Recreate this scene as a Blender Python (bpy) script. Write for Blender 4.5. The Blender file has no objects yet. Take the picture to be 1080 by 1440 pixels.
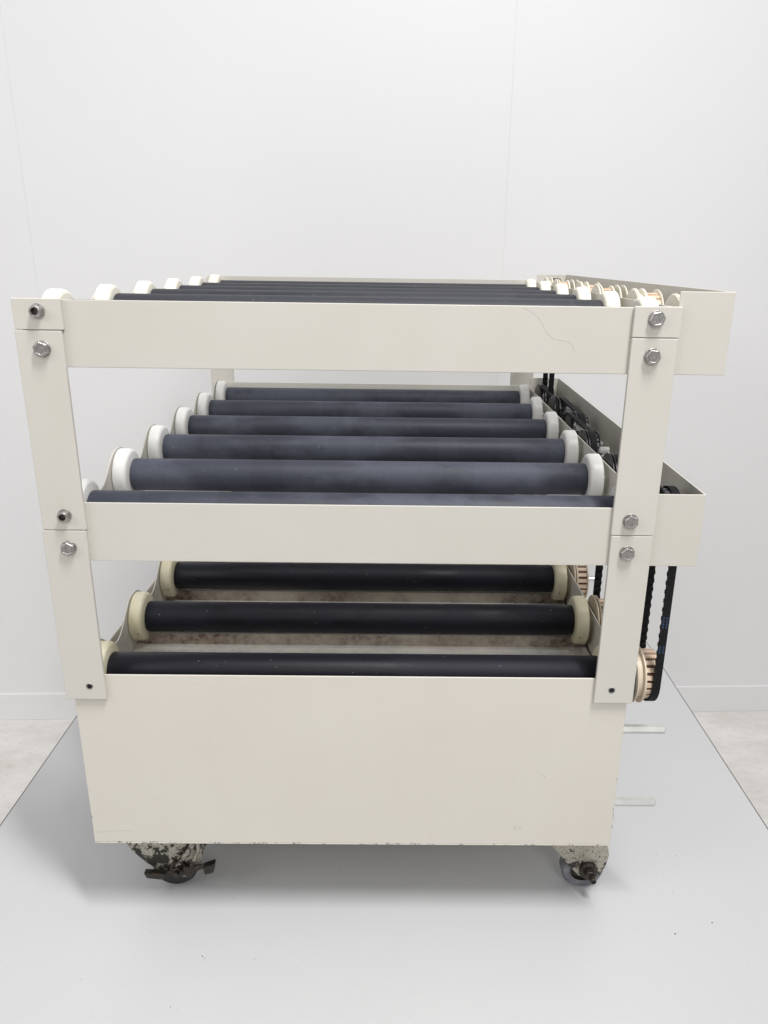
import bpy, bmesh, math, random
from mathutils import Vector, Matrix
random.seed(4)
C = bpy.context.scene.collection
S = bpy.context.scene
PI = math.pi

# ------------------------------------------------------------------ dimensions (metres)
W = .380            # half width of the cabinet
DEP = .923          # depth of the frame
ZT = -.075          # table surface
ZF = -.533          # floor
BB, BT = .0666, .3488
RY = [.0417 + .1679 * k for k in range(6)]
RR = .0244
CR = .0392
XR = .3463          # roller half length
XC = .3672; XCL = .3618; XL = .3408
XP0, XP1 = .3755, .3777   # side plate
XH = .4485
ZLOW, ZMID, ZTOP = .3333, .5720, .8133
PA = .3305; PB = .3868; PYF = -.0062

# ------------------------------------------------------------------ materials
def new_mat(name):
    m = bpy.data.materials.new(name); m.use_nodes = True
    nt = m.node_tree; nt.nodes.clear()
    out = nt.nodes.new('ShaderNodeOutputMaterial'); b = nt.nodes.new('ShaderNodeBsdfPrincipled')
    nt.links.new(b.outputs[0], out.inputs[0])
    return m, nt, b
def nd(nt, typ, **kw):
    n = nt.nodes.new(typ)
    for k, v in kw.items():
        if k in n.inputs: n.inputs[k].default_value = v
        else: setattr(n, k, v)
    return n
def noise(nt, scale, detail=3, rough=.5, vec=None, stretch=None):
    n = nd(nt, 'ShaderNodeTexNoise'); n.inputs['Scale'].default_value = scale
    n.inputs['Detail'].default_value = detail; n.inputs['Roughness'].default_value = rough
    if vec is None:
        tc = nd(nt, 'ShaderNodeNewGeometry'); vec = tc.outputs['Position']
    if stretch:
        mp = nd(nt, 'ShaderNodeMapping'); mp.inputs['Scale'].default_value = stretch
        nt.links.new(vec, mp.inputs['Vector']); vec = mp.outputs[0]
    nt.links.new(vec, n.inputs['Vector'])
    return n.outputs['Fac']
def ramp(nt, fac, a, b, ca=(0,0,0,1), cb=(1,1,1,1)):
    r = nd(nt, 'ShaderNodeValToRGB'); e = r.color_ramp.elements
    e[0].position = a; e[1].position = b; e[0].color = ca; e[1].color = cb
    nt.links.new(fac, r.inputs[0]); return r.outputs[0]
def mix(nt, fac, a, b):
    m = nd(nt, 'ShaderNodeMix', data_type='RGBA')
    if hasattr(fac, 'links') or hasattr(fac, 'is_linked'): nt.links.new(fac, m.inputs[0])
    else: m.inputs[0].default_value = fac
    for i, v in ((6, a), (7, b)):
        if hasattr(v, 'is_linked'): nt.links.new(v, m.inputs[i])
        else: m.inputs[i].default_value = v
    return m.outputs[2]
def mth(nt, op, a, b=None):
    m = nd(nt, 'ShaderNodeMath', operation=op)
    for i, v in enumerate((a, b)):
        if v is None: continue
        if hasattr(v, 'is_linked'): nt.links.new(v, m.inputs[i])
        else: m.inputs[i].default_value = v
    return m.outputs[0]
def bump(nt, b, h, strength, dist):
    n = nd(nt, 'ShaderNodeBump'); n.inputs['Strength'].default_value = strength; n.inputs['Distance'].default_value = dist
    nt.links.new(h, n.inputs['Height']); nt.links.new(n.outputs[0], b.inputs['Normal'])
def rgb(r, g, b): return (r, g, b, 1)

def paint(name, base, dark, rough=.42, chips=None, dirt=None, peel=.25):
    m, nt, b = new_mat(name)
    col = mix(nt, ramp(nt, noise(nt, 5, 4, .6), .3, .72), rgb(*base), rgb(*dark))
    # fine pepper speckle
    sp = ramp(nt, noise(nt, 620, 1, .5), .73, .78)
    col = mix(nt, mth(nt, 'MULTIPLY', sp, .35), col, rgb(.28, .24, .19))
    # rubbed faint smears
    sm = ramp(nt, noise(nt, 14, 5, .7, stretch=(1, 1, .25)), .60, .74)
    col = mix(nt, mth(nt, 'MULTIPLY', sm, .05), col, rgb(.40, .33, .25))
    if chips:      # worn rim: (z centre, reach) plus vertical corner |x|
        g = nd(nt, 'ShaderNodeNewGeometry'); sx = nd(nt, 'ShaderNodeSeparateXYZ'); nt.links.new(g.outputs['Position'], sx.inputs[0])
        dz = mth(nt, 'ABSOLUTE', mth(nt, 'SUBTRACT', sx.outputs['Z'], chips[0]))
        dx = mth(nt, 'ABSOLUTE', mth(nt, 'SUBTRACT', mth(nt, 'ABSOLUTE', sx.outputs['X']), chips[1]))
        near = mth(nt, 'MAXIMUM', ramp(nt, dz, 0, chips[2], rgb(1,1,1), rgb(0,0,0)), mth(nt, 'MULTIPLY', ramp(nt, dx, 0, chips[2] * .6, rgb(1,1,1), rgb(0,0,0)), .8))
        nz = noise(nt, 42, 6, .72)
        c = ramp(nt, mth(nt, 'ADD', mth(nt, 'MULTIPLY', near, .26), nz), .755, .775)
        c2 = ramp(nt, noise(nt, 190, 2, .6), .45, .56)
        col = mix(nt, mth(nt, 'MULTIPLY', c, .85), col, mix(nt, c2, rgb(.62, .6, .55), rgb(.13, .11, .09)))
    if dirt:
        g = nd(nt, 'ShaderNodeNewGeometry'); sx = nd(nt, 'ShaderNodeSeparateXYZ'); nt.links.new(g.outputs['Position'], sx.inputs[0])
        end = ramp(nt, mth(nt, 'ABSOLUTE', sx.outputs['X']), .20, .37)
        d = ramp(nt, mth(nt, 'ADD', noise(nt, 9, 6, .75, stretch=(1, 1, 1)), mth(nt, 'MULTIPLY', end, .22)), .42, .66)
        d2 = ramp(nt, noise(nt, 120, 4, .7), .38, .62)
        col = mix(nt, mth(nt, 'MULTIPLY', mth(nt, 'MULTIPLY', d, mth(nt, 'ADD', mth(nt, 'MULTIPLY', d2, .6), .4)), dirt), col, rgb(.10, .06, .04))
    nt.links.new(col, b.inputs['Base Color'])
    b.inputs['Roughness'].default_value = rough
    bump(nt, b, noise(nt, 900, 2, .5), peel, .0004)
    return m

M = {}
CREAM = (.625, .603, .548); CREAM2 = (.592, .568, .510)
M['cream'] = paint('cream_powder_coat', CREAM, CREAM2)
M['cabinet'] = paint('cream_cabinet_paint', (.68, .645, .576), (.65, .61, .535), rough=.38, chips=(BB, W, .013))
M['tray'] = paint('dirty_tray_paint', (.76, .74, .69), (.70, .67, .60), dirt=.35)
M['tray_bar'] = paint('dirty_bar_paint', (.50, .45, .38), (.36, .30, .24), dirt=1.0)

def rubber(name, base, dusty, r0, r1, dust_amt, spec=.5):
    m, nt, b = new_mat(name)
    tc = nd(nt, 'ShaderNodeTexCoord'); oi = nd(nt, 'ShaderNodeObjectInfo')
    ad = nd(nt, 'ShaderNodeVectorMath', operation='ADD'); sc = nd(nt, 'ShaderNodeVectorMath', operation='SCALE')
    cb = nd(nt, 'ShaderNodeCombineXYZ')
    for i in range(3): nt.links.new(oi.outputs['Random'], cb.inputs[i])
    nt.links.new(cb.outputs[0], sc.inputs[0]); sc.inputs['Scale'].default_value = 37
    nt.links.new(tc.outputs['Object'], ad.inputs[0]); nt.links.new(sc.outputs[0], ad.inputs[1])
    v = ad.outputs[0]
    big = ramp(nt, noise(nt, 4.2, 6, .62, v, (1, 1.4, 1.4)), .455, .545)
    bands = ramp(nt, noise(nt, 11, 1, .5, v, (1, .02, .02)), .515, .53)
    scuff = ramp(nt, noise(nt, 90, 5, .8, v, (.12, 1, 1)), .56, .70)
    spots = ramp(nt, noise(nt, 60, 5, .8, v), .62, .72)
    fine = noise(nt, 420, 3, .6, v)
    dust = mth(nt, 'MULTIPLY', mth(nt, 'ADD', mth(nt, 'ADD', mth(nt, 'MULTIPLY', big, .42), mth(nt, 'MULTIPLY', bands, .08)), mth(nt, 'ADD', mth(nt, 'MULTIPLY', scuff, .14), .28)), dust_amt)
    col = mix(nt, dust, rgb(*base), rgb(*dusty))
    col = mix(nt, mth(nt, 'MULTIPLY', spots, .30), col, rgb(base[0]*.5, base[1]*.5, base[2]*.6))
    grain = ramp(nt, noise(nt, 900, 2, .7, v), .35, .65)
    col = mix(nt, mth(nt, 'MULTIPLY', grain, .38), col, rgb(base[0], base[1], base[2]))
    lint = ramp(nt, noise(nt, 150, 2, .5, v), .745, .76)
    col = mix(nt, mth(nt, 'MULTIPLY', lint, .35), col, rgb(.35, .35, .36))
    nt.links.new(col, b.inputs['Base Color'])
    rr = nd(nt, 'ShaderNodeMapRange'); rr.inputs['To Min'].default_value = r0; rr.inputs['To Max'].default_value = r1
    nt.links.new(mth(nt, 'ADD', mth(nt, 'MULTIPLY', big, .7), mth(nt, 'MULTIPLY', fine, .3)), rr.inputs['Value'])
    nt.links.new(rr.outputs[0], b.inputs['Roughness'])
    b.inputs['Specular IOR Level'].default_value = spec
    bump(nt, b, fine, .5, .0006)
    return m
M['rubber_mid'] = rubber('dusty_black_rubber', (.012, .014, .025), (.112, .121, .160), .50, .68, 1, .42)
M['rubber_low'] = rubber('shaded_glossy_rubber', (.003, .003, .006), (.013, .013, .025), .40, .62, .7, .30)  # bottom deck: its shade is put into a blacker colour; also glossier
M['rubber_top'] = rubber('worn_black_rubber', (.010, .011, .015), (.045, .047, .060), .42, .6, 1)

def simple(name, col, rough, metal=0, col2=None, sc=40, bs=0, bd=.0004, bsc=300, spec=.5, sss=0):
    m, nt, b = new_mat(name)
    c2 = col2 or tuple(c * .82 for c in col)
    c = mix(nt, ramp(nt, noise(nt, sc, 4, .6), .35, .68), rgb(*col), rgb(*c2))
    nt.links.new(c, b.inputs['Base Color'])
    b.inputs['Roughness'].default_value = rough; b.inputs['Metallic'].default_value = metal
    b.inputs['Specular IOR Level'].default_value = spec
    if sss:
        b.inputs['Subsurface Weight'].default_value = sss; b.inputs['Subsurface Radius'].default_value = (.004, .003, .002); b.inputs['Subsurface Scale'].default_value = 1
    if bs: bump(nt, b, noise(nt, bsc, 3, .6), bs, bd)
    return m
M['nylon_top'] = simple('ivory_nylon', (.83, .80, .70), .42, col2=(.78, .74, .62), sc=25)
M['nylon_mid'] = simple('white_nylon', (.80, .79, .77), .40, col2=(.74, .73, .70), sc=25)
M['nylon_low'] = simple('yellowed_nylon', (.72, .67, .50), .40, col2=(.64, .57, .38), sc=22)
M['steel'] = simple('zinc_steel', (.52, .50, .48), .38, 1, (.34, .32, .31), 160, .6, .0008, 500)
M['steel_dark'] = simple('dark_socket_steel', (.20, .19, .18), .5, 1, (.1, .09, .08), 160)
M['bright_steel'] = simple('bright_steel', (.72, .72, .70), .28, 1, (.55, .56, .54), 120, .2, .0004, 700)
M['rod'] = simple('galvanised_bar', (.62, .63, .60), .36, .6, (.54, .55, .52), 40, .15, .0003, 300)
M['belt'] = simple('black_belt_rubber', (.006, .006, .0065), .7, col2=(.011, .011, .012), sc=200, spec=.2)
M['belt_print'] = simple('blue_belt_print', (.025, .055, .13), .7, col2=(.012, .025, .06), sc=900)
M['black_plastic'] = simple('black_plastic', (.012, .012, .013), .32, col2=(.022, .022, .023), sc=60)
M['cream_plastic'] = simple('cream_plastic', (.68, .60, .48), .42, col2=(.60, .50, .38), sc=30)
M['tan_plastic'] = simple('tan_toothed_plastic', (.72, .57, .44), .45, col2=(.62, .44, .31), sc=60)
M['slot'] = simple('dark_slot', (.10, .05, .03), .7)
M['grey_disc'] = simple('grey_disc', (.40, .37, .30), .45, .2, (.30, .27, .22), 30)
M['grey_teeth'] = simple('grey_teeth', (.09, .09, .10), .5, 0, (.05, .05, .06), 200)
M['tyre'] = simple('grey_caster_tyre', (.22, .22, .245), .5, col2=(.08, .08, .09), sc=60)
M['tyre_dark'] = simple('dark_caster_tyre', (.025, .025, .027), .5)
M['grime'] = simple('greasy_black_metal', (.02, .016, .013), .35, .4, (.06, .045, .035), 130, .7, .001, 300)

def speckled(name, th):
    m, nt, b = new_mat(name)
    n1 = ramp(nt, noise(nt, 420, 3, .6), .56, .62)
    n2 = noise(nt, 75, 5, .7)
    g = nd(nt, 'ShaderNodeNewGeometry'); sx = nd(nt, 'ShaderNodeSeparateXYZ'); nt.links.new(g.outputs['Position'], sx.inputs[0])
    low = nd(nt, 'ShaderNodeMapRange'); low.inputs['From Min'].default_value = .02; low.inputs['From Max'].default_value = -.05; low.inputs['To Max'].default_value = .17
    nt.links.new(sx.outputs['Z'], low.inputs['Value'])
    n2 = ramp(nt, mth(nt, 'ADD', n2, low.outputs[0]), th, th+.045)
    base = mix(nt, noise(nt, 18, 3), rgb(.50, .48, .40), rgb(.34, .30, .25))
    c = mix(nt, mth(nt, 'MULTIPLY', n1, .8), base, rgb(.07, .06, .045))
    c = mix(nt, n2, c, rgb(.03, .025, .02))
    nt.links.new(c, b.inputs['Base Color']); b.inputs['Roughness'].default_value = .5; b.inputs['Metallic'].default_value = .2
    bump(nt, b, noise(nt, 170, 3, .6), .5, .001)
    return m
M['speckle'] = speckled('speckled_flaking_paint', .535); M['speckle2'] = speckled('speckled_sage_paint', .63)

def wall_mat():
    m, nt, b = new_mat('white_wall_panel')
    c = mix(nt, ramp(nt, noise(nt, 1.6, 5, .6), .3, .7), rgb(.775, .77, .775), rgb(.755, .75, .757))
    s = ramp(nt, noise(nt, 260, 2, .5), .74, .76)
    c = mix(nt, mth(nt, 'MULTIPLY', s, .10), c, rgb(.35, .33, .3))
    nt.links.new(c, b.inputs['Base Color']); b.inputs['Roughness'].default_value = .55
    bump(nt, b, noise(nt, 220, 3, .5), .08, .0006)
    return m
M['wall'] = wall_mat()
M['gap'] = simple('wall_joint', (.70, .70, .70), .8)
def floor_mat():
    m, nt, b = new_mat('mottled_pale_floor')
    a = ramp(nt, noise(nt, 7, 8, .72, stretch=(1, 1.8, 1)), .35, .68)
    c = mix(nt, a, rgb(.76, .735, .71), rgb(.62, .585, .55))
    v = ramp(nt, noise(nt, 28, 6, .75, stretch=(1, 2.5, 1)), .58, .70)
    c = mix(nt, mth(nt, 'MULTIPLY', v, .45), c, rgb(.40, .36, .33))
    s = ramp(nt, noise(nt, 90, 3, .6), .70, .74)
    c = mix(nt, mth(nt, 'MULTIPLY', s, .55), c, rgb(.20, .17, .15))
    nt.links.new(c, b.inputs['Base Color']); b.inputs['Roughness'].default_value = .6
    bump(nt, b, noise(nt, 90, 4, .6), .2, .001)
    return m
M['floor'] = floor_mat()
def table_mat():
    m, nt, b = new_mat('pale_grey_laminate')
    c = mix(nt, ramp(nt, noise(nt, 2.2, 5, .6), .3, .7), rgb(.56, .563, .57), rgb(.535, .538, .546))
    s = ramp(nt, noise(nt, 150, 2, .5), .765, .775)
    c = mix(nt, mth(nt, 'MULTIPLY', s, .5), c, rgb(.22, .20, .18))
    k = ramp(nt, noise(nt, 9, 6, .8, stretch=(.35, 3, 1)), .655, .70)
    c = mix(nt, mth(nt, 'MULTIPLY', k, .10), c, rgb(.42, .41, .40))
    nt.links.new(c, b.inputs['Base Color'])
    rr = nd(nt, 'ShaderNodeMapRange'); rr.inputs['To Min'].default_value = .22; rr.inputs['To Max'].default_value = .38
    nt.links.new(noise(nt, 3, 6, .7), rr.inputs['Value']); nt.links.new(rr.outputs[0], b.inputs['Roughness'])
    bump(nt, b, noise(nt, 500, 2, .5), .05, .0003)
    return m
M['table'] = table_mat()
M['edge'] = simple('dark_edge_band', (.10, .09, .09), .6)
M['table_leg'] = simple('grey_steel_leg', (.45, .46, .47), .45)
M['hole'] = simple('black_hole', (.01, .01, .01), .9)
M['crumb'] = simple('dark_crumb', (.06, .05, .04), .8)
M['scratch'] = simple('scratch_line', (.47, .44, .385), .6)

# ------------------------------------------------------------------ mesh helpers
def obj(name, bm, mats, parent=None, bevel=0, seg=2, smooth=True, angle=35):
    me = bpy.data.meshes.new(name)
    bmesh.ops.recalc_face_normals(bm, faces=bm.faces)
    bm.to_mesh(me); bm.free()
    if not isinstance(mats, (list, tuple)): mats = [mats]
    for m in mats: me.materials.append(m)
    o = bpy.data.objects.new(name, me); C.objects.link(o)
    if parent: o.parent = parent
    if smooth:
        for p in me.polygons: p.use_smooth = True
        es = me.edges; import math as _m
        bm2 = bmesh.new(); bm2.from_mesh(me)
        for e in bm2.edges:
            if len(e.link_faces) != 2 or e.calc_face_angle(0) > _m.radians(angle): e.smooth = False
        bm2.to_mesh(me); bm2.free()
    if bevel:
        md = o.modifiers.new('bevel', 'BEVEL'); md.width = bevel; md.segments = seg; md.limit_method = 'ANGLE'; md.angle_limit = math.radians(40)
        md.harden_normals = True
    return o
def box(bm, x0, x1, y0, y1, z0, z1, mi=0):
    v = [bm.verts.new((x, y, z)) for x in (x0, x1) for y in (y0, y1) for z in (z0, z1)]
    for f in ((0,1,3,2), (4,6,7,5), (0,4,5,1), (2,3,7,6), (0,2,6,4), (1,5,7,3)):
        fc = bm.faces.new([v[i] for i in f]); fc.material_index = mi
def lathe(bm, prof, axis='X', c=(0, 0, 0), n=48, mi=0, phase=0, matfn=None):
    # prof: list of (a, r) along axis; closed ends when r == 0
    rings = []
    for a, r in prof:
        if r < 1e-7:
            p = {'X': (c[0]+a, c[1], c[2]), 'Y': (c[0], c[1]+a, c[2]), 'Z': (c[0], c[1], c[2]+a)}[axis]
            rings.append([bm.verts.new(p)]); continue
        ring = []
        for i in range(n):
            t = 2*PI*i/n + phase; u, w = r*math.cos(t), r*math.sin(t)
            p = {'X': (c[0]+a, c[1]+u, c[2]+w), 'Y': (c[0]+u, c[1]+a, c[2]+w), 'Z': (c[0]+u, c[1]+w, c[2]+a)}[axis]
            ring.append(bm.verts.new(p))
        rings.append(ring)
    for k in range(len(rings)-1):
        A, B = rings[k], rings[k+1]
        m = matfn(k) if matfn else mi
        for i in range(n):
            j = (i+1) % n
            if len(A) == 1 and len(B) == 1: continue
            if len(A) == 1: f = bm.faces.new((A[0], B[i], B[j]))
            elif len(B) == 1: f = bm.faces.new((A[i], A[j], B[0]))
            else: f = bm.faces.new((A[i], A[j], B[j], B[i]))
            f.material_index = m
def prism(bm, pts, lo, hi, axis='X', mi=0):
    def P(a, b, c):
        return {'X': (c, a, b), 'Y': (a, c, b), 'Z': (a, b, c)}[axis]
    A = [bm.verts.new(P(a, b, lo)) for a, b in pts]; B = [bm.verts.new(P(a, b, hi)) for a, b in pts]
    n = len(pts)
    fs = [bm.faces.new(A), bm.faces.new(B[::-1])]
    for i in range(n): fs.append(bm.faces.new((A[i], A[(i+1) % n], B[(i+1) % n], B[i])))
    for f in fs: f.material_index = mi
def tube(bm, pts, r, n=6):
    rings = []
    for i, p in enumerate(pts):
        p = Vector(p); t = (Vector(pts[min(i+1, len(pts)-1)]) - Vector(pts[max(i-1, 0)])).normalized()
        a = t.orthogonal().normalized(); b = t.cross(a)
        rings.append([bm.verts.new(p + r*(a*math.cos(2*PI*k/n) + b*math.sin(2*PI*k/n))) for k in range(n)])
    for A, B in zip(rings, rings[1:]):
        for k in range(n): bm.faces.new((A[k], A[(k+1) % n], B[(k+1) % n], B[k]))
    bm.faces.new(rings[0]); bm.faces.new(rings[-1][::-1])
def thing(name, label, cat, loc=(0, 0, 0)):
    o = bpy.data.objects.new(name, None); C.objects.link(o); o.location = loc
    o['label'] = label; o['category'] = cat; return o
def struct(name, bm, m, **k):
    o = obj(name, bm, m, **k); o['kind'] = 'structure'; return o

# ------------------------------------------------------------------ setting
WY = math.radians(1.96)
def wall_xf(o): o.location = (0, 1.25, 0); o.rotation_euler = (0, 0, WY)
bm = bmesh.new(); box(bm, -4, 4, -3.5, 3, ZF-.1, ZF)
struct('floor', bm, M['floor'], smooth=False)
bm = bmesh.new()
edges = [-3.407, -2.157, -.9075, .3445, 1.5945, 2.8445]
G = .0005
for a, b in zip(edges, edges[1:]): box(bm, a+G, b-G, 0, .02, ZF, 2.6)
box(bm, -3.4, 2.84, .0205, .08, ZF, 2.6, 1)
for e in edges[1:-1]: box(bm, e-G, e+G, .0003, .0203, ZF, 2.6, 1)
o = struct('wall', bm, [M['wall'], M['gap']], smooth=False); wall_xf(o)
bm = bmesh.new(); prism(bm, [(0, ZF), (-.006, ZF), (-.006, ZF+.0935), (-.004, ZF+.0955), (0, ZF+.0955)], -3.4, 2.84)
o = struct('baseboard', bm, M['wall'], bevel=.001, seg=1); wall_xf(o)

tb = thing('work_table', 'pale grey laminate work table with a thin dark edge line carrying the roller machine', 'table', (.047, .25, ZF))
def put(o, p):    # parent without moving
    o.parent = p; o.matrix_parent_inverse = Matrix.Translation(-Vector(p.location)); return o
TX0, TX1, TY0, TY1 = -.6375, .7325, -.75, 1.06
bm = bmesh.new(); box(bm, TX0, TX1, TY0, TY1, ZT-.035, ZT); put(obj('tabletop', bm, M['table'], bevel=.0008), tb)
bm = bmesh.new()
E_ = .0022
box(bm, TX0-E_, TX0-.0002, TY0, TY1, ZT-.035, ZT-.001); box(bm, TX1+.0002, TX1+E_, TY0, TY1, ZT-.035, ZT-.001)
box(bm, TX0-E_, TX1+E_, TY1+.0002, TY1+E_, ZT-.035, ZT-.001); box(bm, TX0-E_, TX1+E_, TY0-E_, TY0-.0002, ZT-.035, ZT-.001)
put(obj('edge_band', bm, M['edge'], smooth=False), tb)
for x in (TX0+.06, TX1-.06):
    for y in (TY0+.08, TY1-.08):
        bm = bmesh.new(); box(bm, x-.025, x+.025, y-.025, y+.025, ZF, ZT-.0352); put(obj('leg', bm, M['table_leg'], bevel=.003), tb)

bm = bmesh.new()
for i in range(26):
    x = random.uniform(-.5, .6); y = random.uniform(-.18, .16)
    r = random.choice((.0003, .0004, .0005, .0006, .0009))
    vs = bmesh.ops.create_icosphere(bm, subdivisions=1, radius=r, matrix=Matrix.Translation((x, y, ZT+r*.5)))['verts']
    for v in vs:
        v.co.x = x + (v.co.x-x)*random.uniform(.7, 1.7); v.co.y = y + (v.co.y-y)*random.uniform(.7, 1.4)
o = obj('debris', bm, M['crumb'], smooth=False); o['kind'] = 'stuff'; o['label'] = 'dark crumbs and flakes scattered on the pale table'; o['category'] = 'debris'

# ------------------------------------------------------------------ the machine
mc = thing('roller_machine', 'cream metal three deck roller machine with black rubber rollers on casters', 'roller machine', (0, 0, ZT))
def part(name, bm, mats, parent=None, **k):
    p = parent or mc
    o = obj(name, bm, mats, **k); o.parent = p
    root = Vector((0, 0, ZT))
    o.matrix_parent_inverse = Matrix.Translation(-root) if p is mc else Matrix.Identity(4)
    return o
def node(name, parent, loc): pass

# cabinet
bm = bmesh.new()
t = .0025
box(bm, -W, W, 0, DEP, BB, BB+t)
box(bm, -W, W, 0, t, BB+t, BT); box(bm, -W, W, DEP-t, DEP, BB+t, BT)
box(bm, -W, -W+t, t, DEP-t, BB+t, BT-.02); box(bm, W-t, W, t, DEP-t, BB+t, BT-.02)
cab = part('cabinet', bm, M['cabinet'], bevel=.0011)
# tray with a bar under every roller
bm = bmesh.new()
box(bm, -XP0+.001, XP0-.001, t+.001, DEP-t-.001, .283, .286)
tray = part('tray', bm, M['tray'], bevel=.0008)
for y in RY:
    bm = bmesh.new(); x = XP0-.003
    prism(bm, [(y-.006, .2862), (y-.006, .3055), (y+.034, .3055), (y+.034, .2862)], -x, x)
    bm.normal_update()
    for f in bm.faces:
        if all(v.co.z > .305 for v in f.verts): f.material_index = 1
    part('support_bar', bm, [M['tray_bar'], M['tray']], tray)

# old scores in the front panel
for pts in ([(-.376,.087),(-.361,.088),(-.340,.090),(-.321,.090)], [(.236,.096),(.2375,.101),(.2392,.103),(.2398,.099),(.238,.0955)], [(.243,.097),(.2445,.1015),(.2462,.101),(.2455,.0965)], [(.271,.192),(.274,.1895),(.2755,.1865)]):
    bm = bmesh.new(); tube(bm, [(x, 0, z) for x, z in pts], .00022, 5)
    part('scratch', bm, M['scratch'], cab)
# square bars through the right side
for z in (.2485, .1215):
    bm = bmesh.new()
    n = 6; rr = .0066
    lathe(bm, [(W-.03, 0), (W-.03, rr), (.4485, rr), (.450, rr*.86), (.450, 0)], 'X', (0, .0305, z), n=6, phase=PI/6*0)
    part('square_bar', bm, M['rod'], cab, angle=20)
bm = bmesh.new()
# decks: rails
def rail(z0, z1, y0, y1, zc):
    bm = bmesh.new(); box(bm, -.3805, .3825, y0, y1, z0, z1)
    return part('front_rail' if y0 < .5 else 'rear_rail', bm, M['cream'], bevel=.0009)
r_mid = rail(.5152, .5939, 0, .0025, ZMID)
r_top = rail(.7620, .8396, 0, .0025, ZTOP)
rail(.5152, .6030, DEP-.0025, DEP, ZMID)
rail(.7620, .8465, DEP-.0025, DEP, ZTOP)
# scratch on the top rail
bm = bmesh.new()
px = [(.203,.8375),(.214,.832),(.222,.825),(.228,.816),(.233,.808),(.240,.8025),(.250,.8005),(.258,.7995),(.263,.796),(.268,.786)]
tube(bm, [(x+.0006*random.random(), -.00002, z) for x, z in px], .00012, 5)
part('scratch', bm, M['scratch'], r_top)

# side plates
def scallop(zc, z0):
    pts = []
    y = .0035
    Y0, Y1 = .0035, DEP-.0035
    N = 300
    tab = [(0,.0405),(.010,.0400),(.020,.0375),(.030,.0318),(.040,.0238),(.050,.0145),(.060,.0070),(.068,.0025),(.076,0),(.085,-.001)]
    for i in range(N+1):
        y = Y0 + (Y1-Y0)*i/N
        k = min(range(6), key=lambda q: abs(RY[q]-y)); d = abs(y-RY[k])
        q = max(j for j in range(len(tab)-1) if tab[j][0] <= d)
        u = (d-tab[q][0])/(tab[q+1][0]-tab[q][0])
        zz = zc + tab[q][1]*(1-u) + tab[q+1][1]*u - (.013 if zc == ZTOP else 0)
        pts.append((y, max(zz, z0+.01)))
    return pts
for zc, z0, zr in ((ZLOW, BT-.06, .3525), (ZMID, .5152, .5985), (ZTOP, .7620, .8410)):
    bm = bmesh.new()
    pts = scallop(zc, z0) + [(DEP-.0035, z0), (.0035, z0)]
    prism(bm, pts, -XCL-.0026, -XCL-.0006)
    part('scalloped_side_plate', bm, M['cream'], angle=50)
    bm = bmesh.new(); box(bm, XP0, XP1, .0035, DEP-.0035, z0, zr)
    part('side_plate', bm, M['cream'], bevel=.0006)

# pulley housings of the two upper decks
for z0, z1, z2 in ((.5152, .6126, .6215), (.7620, .8580, .8592)):
    bm = bmesh.new()
    box(bm, .3840, XH, 0, .0022, z0, z1)
    prism(bm, [(.0024, z0), (DEP-.0024, z0), (DEP-.0024, z2), (.0024, z1)], XH-.0022, XH)
    box(bm, .3790, XH, DEP-.0022, DEP, z0, z2)
    box(bm, XH-.016, XH-.0024, .0026, DEP-.0026, z0, z0+.0022)
    part('pulley_housing', bm, M['cream'], bevel=.0008)

# posts: channels, open towards the machine, in three pieces
def post(sx, back):
    def Y(y): return DEP - y if back else y
    segs = [(.8056, .8410), (.5591, .8049), (.3138, .5584)]
    for k, (z0, z1) in enumerate(segs):
        a, b = [(.3315, .3875), (.3315, .3862), (.3320, .3852)][k] if sx > 0 else [(-.3865, -.3305), (-.3872, -.3328), (-.3886, -.3340)][k]
        bm = bmesh.new(); t = .0024
        c = [(a, PYF), (b, PYF), (b, -.0003), (a, -.0003)]
        c = [(x, Y(y)) for x, y in c]
        prism(bm, c, z0, z1, 'Z')
        p = part('post', bm, M['cream'], bevel=.0011)
        zs = {0: [.8270], 1: [.7838, .5785], 2: [.5352]}[k]
        for z in zs:
            sock = (sx < 0 and z in (.8270, .5785))
            bolt(p, sx*.3572 - (.0035 if z < .6 and sx > 0 else 0), z, back, sock)
        if k == 2:
            # empty countersunk hole with chipped rim
            bm = bmesh.new(); cx = sx*.3545; yf = Y(PYF); s = -1 if not back else 1
            lathe(bm, [(s*.00025, 0), (s*.00025, .0036), (s*.0006, .0043), (s*.0001, .0050), (-s*.0004, .0048)], 'Y', (cx, yf, .3345), n=24,
                  matfn=lambda q: 0 if q < 1 else 1)
            part('screw_hole', bm, [M['hole'], M['steel']], p)
def bolt(p, x, z, back, sock):
    s = 1 if back else -1
    yf = (DEP - PYF) if back else PYF
    bm = bmesh.new()
    if sock:
        # washer, knurled cap head and hexagonal recess
        lathe(bm, [(0, .0088), (s*.0012, .0088), (s*.0014, .0082), (s*.0014, .004)], 'Y', (x, yf, z), n=32)
        lathe(bm, [(s*.0014, .0068), (s*.0078, .0068), (s*.0086, .0061), (s*.0086, .0042)], 'Y', (x, yf, z), n=40)
        lathe(bm, [(s*.0086, .0042), (s*.0040, .0036), (s*.0040, 0)], 'Y', (x, yf, z), n=6, mi=1)
    else:
        ph = random.random()
        lathe(bm, [(0, .0100), (s*.0010, .0100), (s*.0013, .0094), (s*.0013, .004)], 'Y', (x, yf, z), n=32)
        lathe(bm, [(s*.0013, .0094), (s*.0058, .0094), (s*.0068, .0082), (s*.0068, .0066), (s*.0063, .0062), (s*.0063, 0)], 'Y', (x, yf, z), n=6, phase=ph)
    part('bolt', bm, [M['steel'], M['steel_dark']], p, angle=25, bevel=.0003, seg=1)
for sx in (-1, 1):
    for back in (False, True): post(sx, back)

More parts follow.
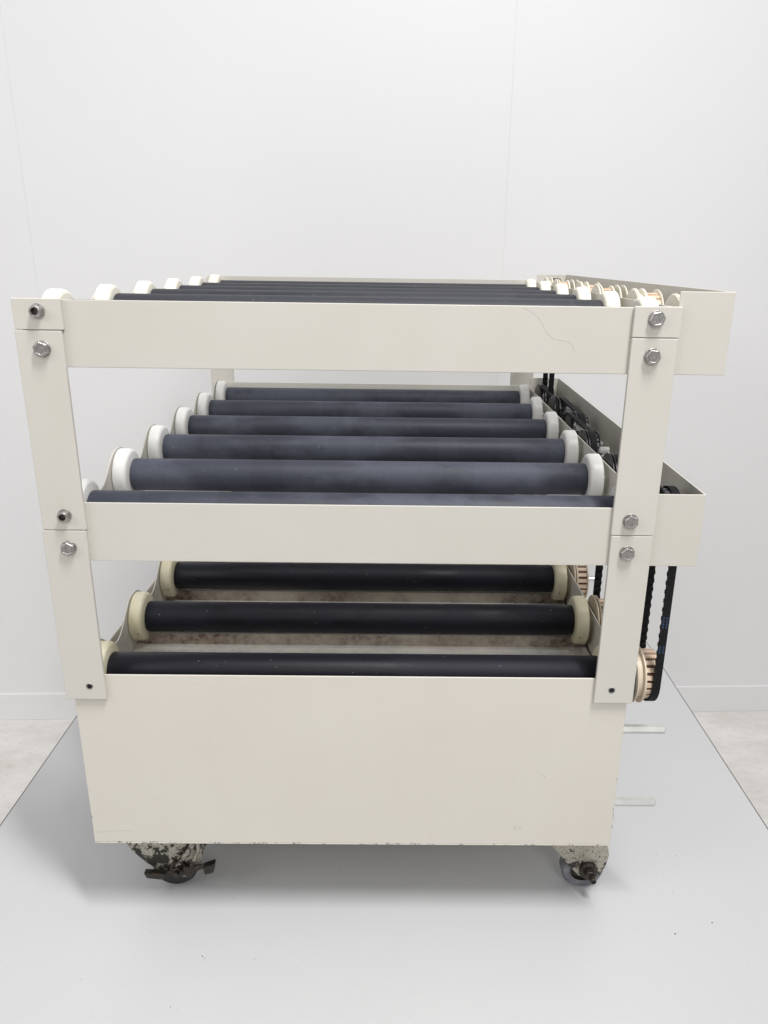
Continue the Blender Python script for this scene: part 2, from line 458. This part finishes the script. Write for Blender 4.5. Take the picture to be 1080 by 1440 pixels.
# ------------------------------------------------------------------ rollers
def pulley_mesh(kind, colour):
    """local frame: axle along X, origin on the axle at world x=0"""
    bm = bmesh.new()
    F = .0408; T = .0350
    fl, tm, sm, face = (0, 1, 2, 3)
    def disc(x0, x1, r, mi): lathe(bm, [(x0, .006), (x0, r-.0006), (x0+.0005, r), (x1-.0005, r), (x1, r-.0006), (x1, .006)], n=64, mi=mi)
    def teeth(x0, x1):
        n = 20
        lathe(bm, [(x0, .006), (x0, T-.0022), (x1, T-.0022), (x1, .006)], n=72, mi=sm)
        for i in range(n):
            a = 2*PI*i/n; w = 2*PI/n*.33
            vs = []
            for x in (x0+.0001, x1-.0001):
                for (r, q) in ((T-.003, -w), (T, -w*.86), (T, w*.86), (T-.003, w)):
                    vs.append(bm.verts.new((x, r*math.cos(a+q), r*math.sin(a+q))))
            for f in ((0,1,2,3), (7,6,5,4), (0,4,5,1), (1,5,6,2), (2,6,7,3)):
                bm.faces.new([vs[j] for j in f]).material_index = tm
    if kind == 'outer':
        disc(.3905, .3920, F-.0012, face); disc(.3921, .3945, F, fl)
        lathe(bm, [(.3946, .0335), (.4024, .0335)], n=48, mi=fl)
        disc(.4025, .4052, F-.0003, fl); disc(.4246, .4262, F-.001 if colour == 'top' else .0352, fl)
        teeth(.4053, .4245)
    else:
        disc(.3800, .3822, F, fl); disc(.3845, .3868, F-.0005, fl); disc(.4035, .4060, F-.002, fl)
        lathe(bm, [(.3822, .034), (.3845, .034)], n=48, mi=fl)
        teeth(.3870, .4034)
        if colour == 'top': disc(.4130, .4152, F-.0006, fl); disc(.4235, .4255, F-.001, fl)
    mats = {'low': [M['cream_plastic'], M['tan_plastic'], M['slot'], M['grey_disc']],
            'mid': [M['black_plastic'], M['grey_teeth'], M['black_plastic'], M['black_plastic']],
            'top': [M['nylon_top'], M['tan_plastic'], M['cream_plastic'], M['nylon_top']]}[colour]
    return bm, mats
# the prototype of every roller, then linked copies with their own labels
def roller_proto(colour, kind):
    rub = M['rubber_' + colour]; nyl = M['nylon_' + colour]
    bm = bmesh.new()
    e = .0022
    lathe(bm, [(-XL, 0), (-XL, RR-e), (-XL+e*.3, RR-e*.3), (-XL+e, RR), (-.2, RR), (0, RR), (.2, RR), (XR-e, RR), (XR-e*.3, RR-e*.3), (XR, RR-e), (XR, 0)], n=72)
    r = obj('roller', bm, rub, angle=60)
    for s in (-1, 1):
        bm = bmesh.new()
        xc = XCL if s < 0 else XC; xr = XL if s < 0 else XR
        cr = CR - .0028 if colour == 'top' else CR
        prof = [(xr+.0006, 0), (xr+.0006, cr-.0056), (xr+.0010, cr-.0040), (xr+.0024, cr-.0018), (xr+.0044, cr-.0005), (xr+.0066, cr), (xc-.0016, cr+.0002), (xc-.0003, cr-.001), (xc, 0)]
        lathe(bm, [(s*a, q) for a, q in prof], n=72)
        # set screw in the cap rim
        if colour == 'low': lathe(bm, [(CR-.0015, .0016), (CR+.0001, .0016), (CR+.0001, .0010), (CR-.0008, 0)], 'Z', (s*(xr+.0075), 0, 0), n=12, mi=1)
        c = obj('end_cap', bm, [nyl, M['steel_dark']], angle=40); c.parent = r
    bm, mats = pulley_mesh(kind, colour)
    c = obj('pulley', bm, mats, angle=35); c.parent = r
    bm = bmesh.new()
    x1 = .4315 if kind == 'outer' else .4290
    lathe(bm, [(XC+.0001, 0), (XC+.0001, .0062), (x1-.001, .0062), (x1, .0052), (x1, 0)], n=24)
    c = obj('shaft', bm, M['bright_steel'], angle=35); c.parent = r
    bm = bmesh.new()
    lathe(bm, [(-XCL-.0001, 0), (-XCL-.0001, .0055), (-XCL-.0095, .0055), (-XCL-.0101, .0048), (-XCL-.0101, 0)], n=24)
    c = obj('shaft', bm, M['bright_steel'], angle=35); c.parent = r
    return r
def copy_tree(o):
    c = o.copy(); C.objects.link(c)
    for ch in o.children:
        d = ch.copy(); C.objects.link(d); d.parent = c
    return c
plan = {'top': ['outer', 'outer', 'inner', 'outer', 'inner', 'outer'],
        'mid': ['outer', 'inner', 'inner', 'outer', 'outer', 'outer'],
        'low': ['outer', 'inner', 'inner', 'outer', 'inner', 'outer']}
ZC = {'low': ZLOW, 'mid': ZMID, 'top': ZTOP}
for deck, kinds in plan.items():
    protos = {}
    for i, kd in enumerate(kinds):
        if kd not in protos: r = protos[kd] = roller_proto(deck, kd)
        else: r = copy_tree(protos[kd])
        r.parent = mc; r.location = (0, RY[i], ZC[deck] - ZT)
        r.rotation_euler = (2.05 + random.uniform(-.2, .2) if deck == 'low' else random.uniform(-2.6, 2.6), 0, 0)

# ------------------------------------------------------------------ toothed belts
def belt(c0, c1, x0, x1, R=.0368, th=.0017, printed=False):
    """stadium loop round two axles (y, z); teeth inside"""
    c0 = Vector(c0); c1 = Vector(c1); d = (c1-c0); L = d.length; u = d.normalized(); n = Vector((-u.y, u.x))
    total = 2*L + 2*PI*R; N = int(round(total/.0129)); pitch = total/N
    def at(s):
        s %= total
        if s < L: return c0 + n*R + u*s, n
        s -= L
        if s < PI*R:
            a = s/R; m = n*math.cos(a) + u*math.sin(a); return c1 + m*R, m
        s -= PI*R
        if s < L: return c1 - n*R - u*s, -n
        s -= L; a = s/R; m = -n*math.cos(a) - u*math.sin(a); return c0 + m*R, m
    bm = bmesh.new(); prof = [(0, -.0026), (.30, -.0026), (.40, 0), (.68, 0), (.82, 0), (.92, -.0026)]
    rows = []
    for k in range(N):
        for f, h in prof:
            p, m = at((k+f)*pitch)
            inn = p + m*h; out = p + m*th
            rows.append([bm.verts.new((x0, inn.x, inn.y)), bm.verts.new((x1, inn.x, inn.y)), bm.verts.new((x1, out.x, out.y)), bm.verts.new((x0, out.x, out.y))])
    for a in range(len(rows)):
        A, B = rows[a], rows[(a+1) % len(rows)]
        for j in range(4): bm.faces.new((A[j], A[(j+1) % 4], B[(j+1) % 4], B[j]))
    b = part('belt', bm, M['belt'], angle=40)
    if printed:
        for z, h in printed:
            bm = bmesh.new()
            y = c0.x - R - th - .0002
            for r in range(4):
                for q in range(2):
                    w = (x1-x0)/2 - .002
                    xa = x0 + .0012 + q*(w+.0016)
                    box(bm, xa, xa+w*.8, y, y+.0003, z+r*h/4, z+r*h/4+h/4*.62)
            part('printed_mark', bm, M['belt_print'], b, smooth=False)
    return b
def yz(i, deck): return (RY[i], ZC[deck])
belt(yz(0, 'low'), yz(0, 'mid'), .4140, .4245, printed=[(.424, .018), (.386, .012)])
belt(yz(1, 'low'), yz(1, 'mid'), .3885, .4000)
belt(yz(5, 'mid'), yz(5, 'top'), .4085, .4200)
belt(yz(2, 'mid'), yz(1, 'mid'), .3885, .4000, R=.0350) if False else None
belt(yz(2, 'mid'), (RY[3], ZMID), .3890, .3990, R=.0365)
belt(yz(3, 'mid'), yz(4, 'mid'), .4085, .4200, R=.0365)
belt(yz(4, 'mid'), yz(5, 'mid'), .3940, .4010, R=.0365)
# belt(yz(1, 'top'), yz(2, 'top'), .3900, .4000, R=.0365)
# belt(yz(3, 'top'), yz(4, 'top'), .4085, .4200, R=.0365)
# nylon spacers and chrome nut between side plate and housing, mid deck
for y in (RY[1]+.084, RY[2]+.084):
    bm = bmesh.new(); lathe(bm, [(.3895, 0), (.3895, .0052), (.4030, .0052), (.4040, .0042), (.4040, 0)], c=(0, y, .5980), n=24)
    part('spacer', bm, M['nylon_mid'])
bm = bmesh.new(); lathe(bm, [(.4080, 0), (.4080, .0066), (.411, .0074), (.4155, .0062), (.4185, .0034), (.4192, 0)], c=(0, RY[2], .586), n=28)
part('cap_nut', bm, M['bright_steel'], angle=60)

# ------------------------------------------------------------------ casters
def caster(cx, cy, sx, kind):
    """fork swings: the wheel axle points towards the camera"""
    bm = bmesh.new()
    top = BB - .0008
    lathe(bm, [(0, 0), (0, .036), (-.004, .036), (-.006, .030), (-.012, .030), (-.014, .02), (-.014, 0)], 'Z', (cx, cy, top), n=40)
    if kind == 'brake':
        prof = [(-.088, .058), (-.082, .020), (-.070, -.002), (-.050, -.024), (-.026, -.043), (-.008, -.054), (.010, -.055), (.022, -.047), (.036, -.020), (.044, .020), (.045, .058)]
    else:
        prof = [(-.072, .058), (-.066, .022), (-.045, -.006), (-.030, -.026), (-.014, -.044), (.004, -.050), (.019, -.045), (.028, -.026), (.032, -.004), (.027, .020), (.010, .050), (.008, .058)]
    zt = top-.0125
    axz = -.030; WR = .036 if kind == 'brake' else .034; wz = ZT + WR; wx = cx - (.010 if kind == 'brake' else .005)
    for yy in (cy-.020, cy+.018):
        pts = [(cx + a, min(b, zt)) for a, b in prof]
        prism(bm, pts, yy, yy+.0028, 'Y')
    xs = [a for a, b in prof]
    prism(bm, [(cx+min(xs), zt-.0005), (cx+max(xs), zt-.0005), (cx+max(xs), zt-.004), (cx+min(xs)+.006, zt-.004)], cy-.0199, cy+.0205, 'Y')
    f = part('caster', bm, M['speckle'] if kind == 'brake' else M['speckle2'], bevel=.0012)
    bm = bmesh.new(); R = WR
    mi = [M['tyre'] if kind != 'brake' else M['tyre_dark'], M['grime']]
    lathe(bm, [(-.012, R*.6), (-.0135, R*.72), (-.013, R*.90), (-.008, R), (.008, R), (.013, R*.90), (.0135, R*.72), (.012, R*.6)], 'Y', (wx, cy, wz), n=56)
    lathe(bm, [(-.0125, 0), (-.0125, R*.3), (-.008, R*.36), (-.008, R*.58), (-.0118, R*.62)], 'Y', (wx, cy, wz), n=40, mi=1)
    lathe(bm, [(.0125, 0), (.0125, R*.3), (.008, R*.36), (.008, R*.58), (.0118, R*.62)], 'Y', (wx, cy, wz), n=40, mi=1)
    part('wheel', bm, mi, f, angle=50)
    bm = bmesh.new()
    if kind == 'brake':
        lathe(bm, [(-.0200, .0135), (-.0245, .0135), (-.026, .0125), (-.026, .008)], 'Y', (cx, cy, axz), n=24)
        lathe(bm, [(-.026, .0092), (-.033, .0092), (-.0345, .0080), (-.0345, 0)], 'Y', (cx, cy, axz), n=6, phase=.3)
        lathe(bm, [(-.0345, .0045), (-.0385, .0045), (-.0395, .0035), (-.0395, 0)], 'Y', (cx, cy, axz), n=20)
        part('axle_bolt', bm, M['grime'], f, angle=30)
        bm = bmesh.new()
        # rocker lever with a tread pad at each end
        arm = [(-.044, -.040), (-.012, -.046), (.014, -.042), (.045, -.026), (.046, -.018), (.014, -.026), (-.012, -.034), (-.044, -.032)]
        prism(bm, [(cx+a, b) for a, b in arm], cy-.0262, cy-.0232, 'Y')
        prism(bm, [(cx-.052, -.031), (cx-.048, -.041), (cx-.022, -.044), (cx-.018, -.032)], cy-.034, cy-.0235, 'Y')
        prism(bm, [(cx+.042, -.018), (cx+.044, -.032), (cx+.058, -.028), (cx+.061, -.010)], cy-.036, cy-.0235, 'Y')
        part('brake_pedal', bm, M['grime'], f, bevel=.0015)
        bm = bmesh.new()
        tube(bm, [(cx-.006, cy-.026, -.030), (cx+.022, cy-.026, .010), (cx+.040, cy-.024, .050)], .0042, 8)
        tube(bm, [(cx+.020, cy-.027, -.028), (cx+.034, cy-.026, .008), (cx+.037, cy-.024, .050)], .0030, 8)
        part('brake_link', bm, M['speckle'], f)
    else:
        lathe(bm, [(-.0200, .0145), (-.026, .0145), (-.0285, .0125), (-.0285, .006)], 'Y', (cx, cy, axz), n=18)
        n = 16
        for i in range(n):
            a = 2*PI*i/n
            bmesh.ops.create_icosphere(bm, subdivisions=1, radius=.0021, matrix=Matrix.Translation((cx+.0135*math.cos(a), cy-.0265, axz+.0135*math.sin(a))))
        lathe(bm, [(-.0285, .0090), (-.036, .0090), (-.037, .008), (-.037, 0)], 'Y', (cx, cy, axz), n=6)
        lathe(bm, [(-.037, .0050), (-.045, .0050), (-.046, .0042), (-.046, .0028), (-.044, .0024), (-.044, 0)], 'Y', (cx+.003, cy, axz-.002), n=20)
        part('axle_bolt', bm, M['grime'], f, angle=30)
    return f
caster(-.2800, .078, -1, 'brake')
caster(.3700, .078, 1, 'plain')
caster(-.3200, DEP-.09, -1, 'brake')
caster(.3300, DEP-.09, 1, 'plain')

# ------------------------------------------------------------------ lights
def area(name, loc, size, energy, target, col=(1, 1, 1), sy=None, spread=180):
    l = bpy.data.lights.new(name, 'AREA'); l.spread = math.radians(spread); l.energy = energy; l.size = size; l.color = col
    if sy: l.shape = 'RECTANGLE'; l.size_y = sy
    o = bpy.data.objects.new(name, l); C.objects.link(o); o.location = loc
    o.rotation_euler = (Vector(target)-Vector(loc)).to_track_quat('-Z', 'Y').to_euler()
    o['kind'] = 'structure'
    return o
area('ceiling_and_fill_lamp', (.80, -1.0, 3.6), .32, 43, (0, .1, .3), (1, .99, .98), sy=1.3, spread=115)  # main ceiling lamp, overhead to the right
area('ceiling_and_fill_lamp', (.8, -3.0, 2.5), .9, 27, (0, .3, .4), (1, .99, .98), sy=.8)  # added fill from behind the camera, brightens the front faces
area('ceiling_and_fill_lamp', (.0, -.9, 3.6), 2.6, 8, (-.6, 1.25, -.3), (1, .99, .985), sy=.7)  # added wall wash, evens out the brightness of the back wall
area('side_fill', (-1.9, -1.1, 1.7), 1.2, 13, (-.5, 1.25, -.1), (1, .99, .985), sy=1.0)  # added fill out of view, lifts the lower left wall

w = bpy.data.worlds.new('World'); S.world = w; w.use_nodes = True
bg = w.node_tree.nodes['Background']; bg.inputs[0].default_value = (.97, .985, 1, 1); bg.inputs[1].default_value = .43

# ------------------------------------------------------------------ camera
f_, pit, yaw, rol = 1.0708, math.radians(18.378), math.radians(.68), math.radians(.8109)
fw = Vector((math.sin(yaw)*math.cos(pit), math.cos(yaw)*math.cos(pit), -math.sin(pit)))
rt = Vector((math.cos(yaw), -math.sin(yaw), 0)); up = rt.cross(fw)
rt2 = rt*math.cos(rol) + up*math.sin(rol); up2 = up*math.cos(rol) - rt*math.sin(rol)
cam = bpy.data.cameras.new('camera'); co = bpy.data.objects.new('camera', cam); C.objects.link(co)
co.matrix_world = Matrix(((rt2.x, up2.x, -fw.x, .0557), (rt2.y, up2.y, -fw.y, -.9128), (rt2.z, up2.z, -fw.z, .89), (0, 0, 0, 1)))
cam.sensor_fit = 'VERTICAL'; cam.sensor_height = 24; cam.lens = 24*1070.8/1440
cam.shift_x = -26.78/1440; cam.shift_y = -1.1/1440
cam.clip_start = .01; cam.clip_end = 50
S.camera = co
vs = S.view_settings
vs.view_transform = 'Standard'; vs.look = 'None'; vs.exposure = 0; vs.gamma = 1
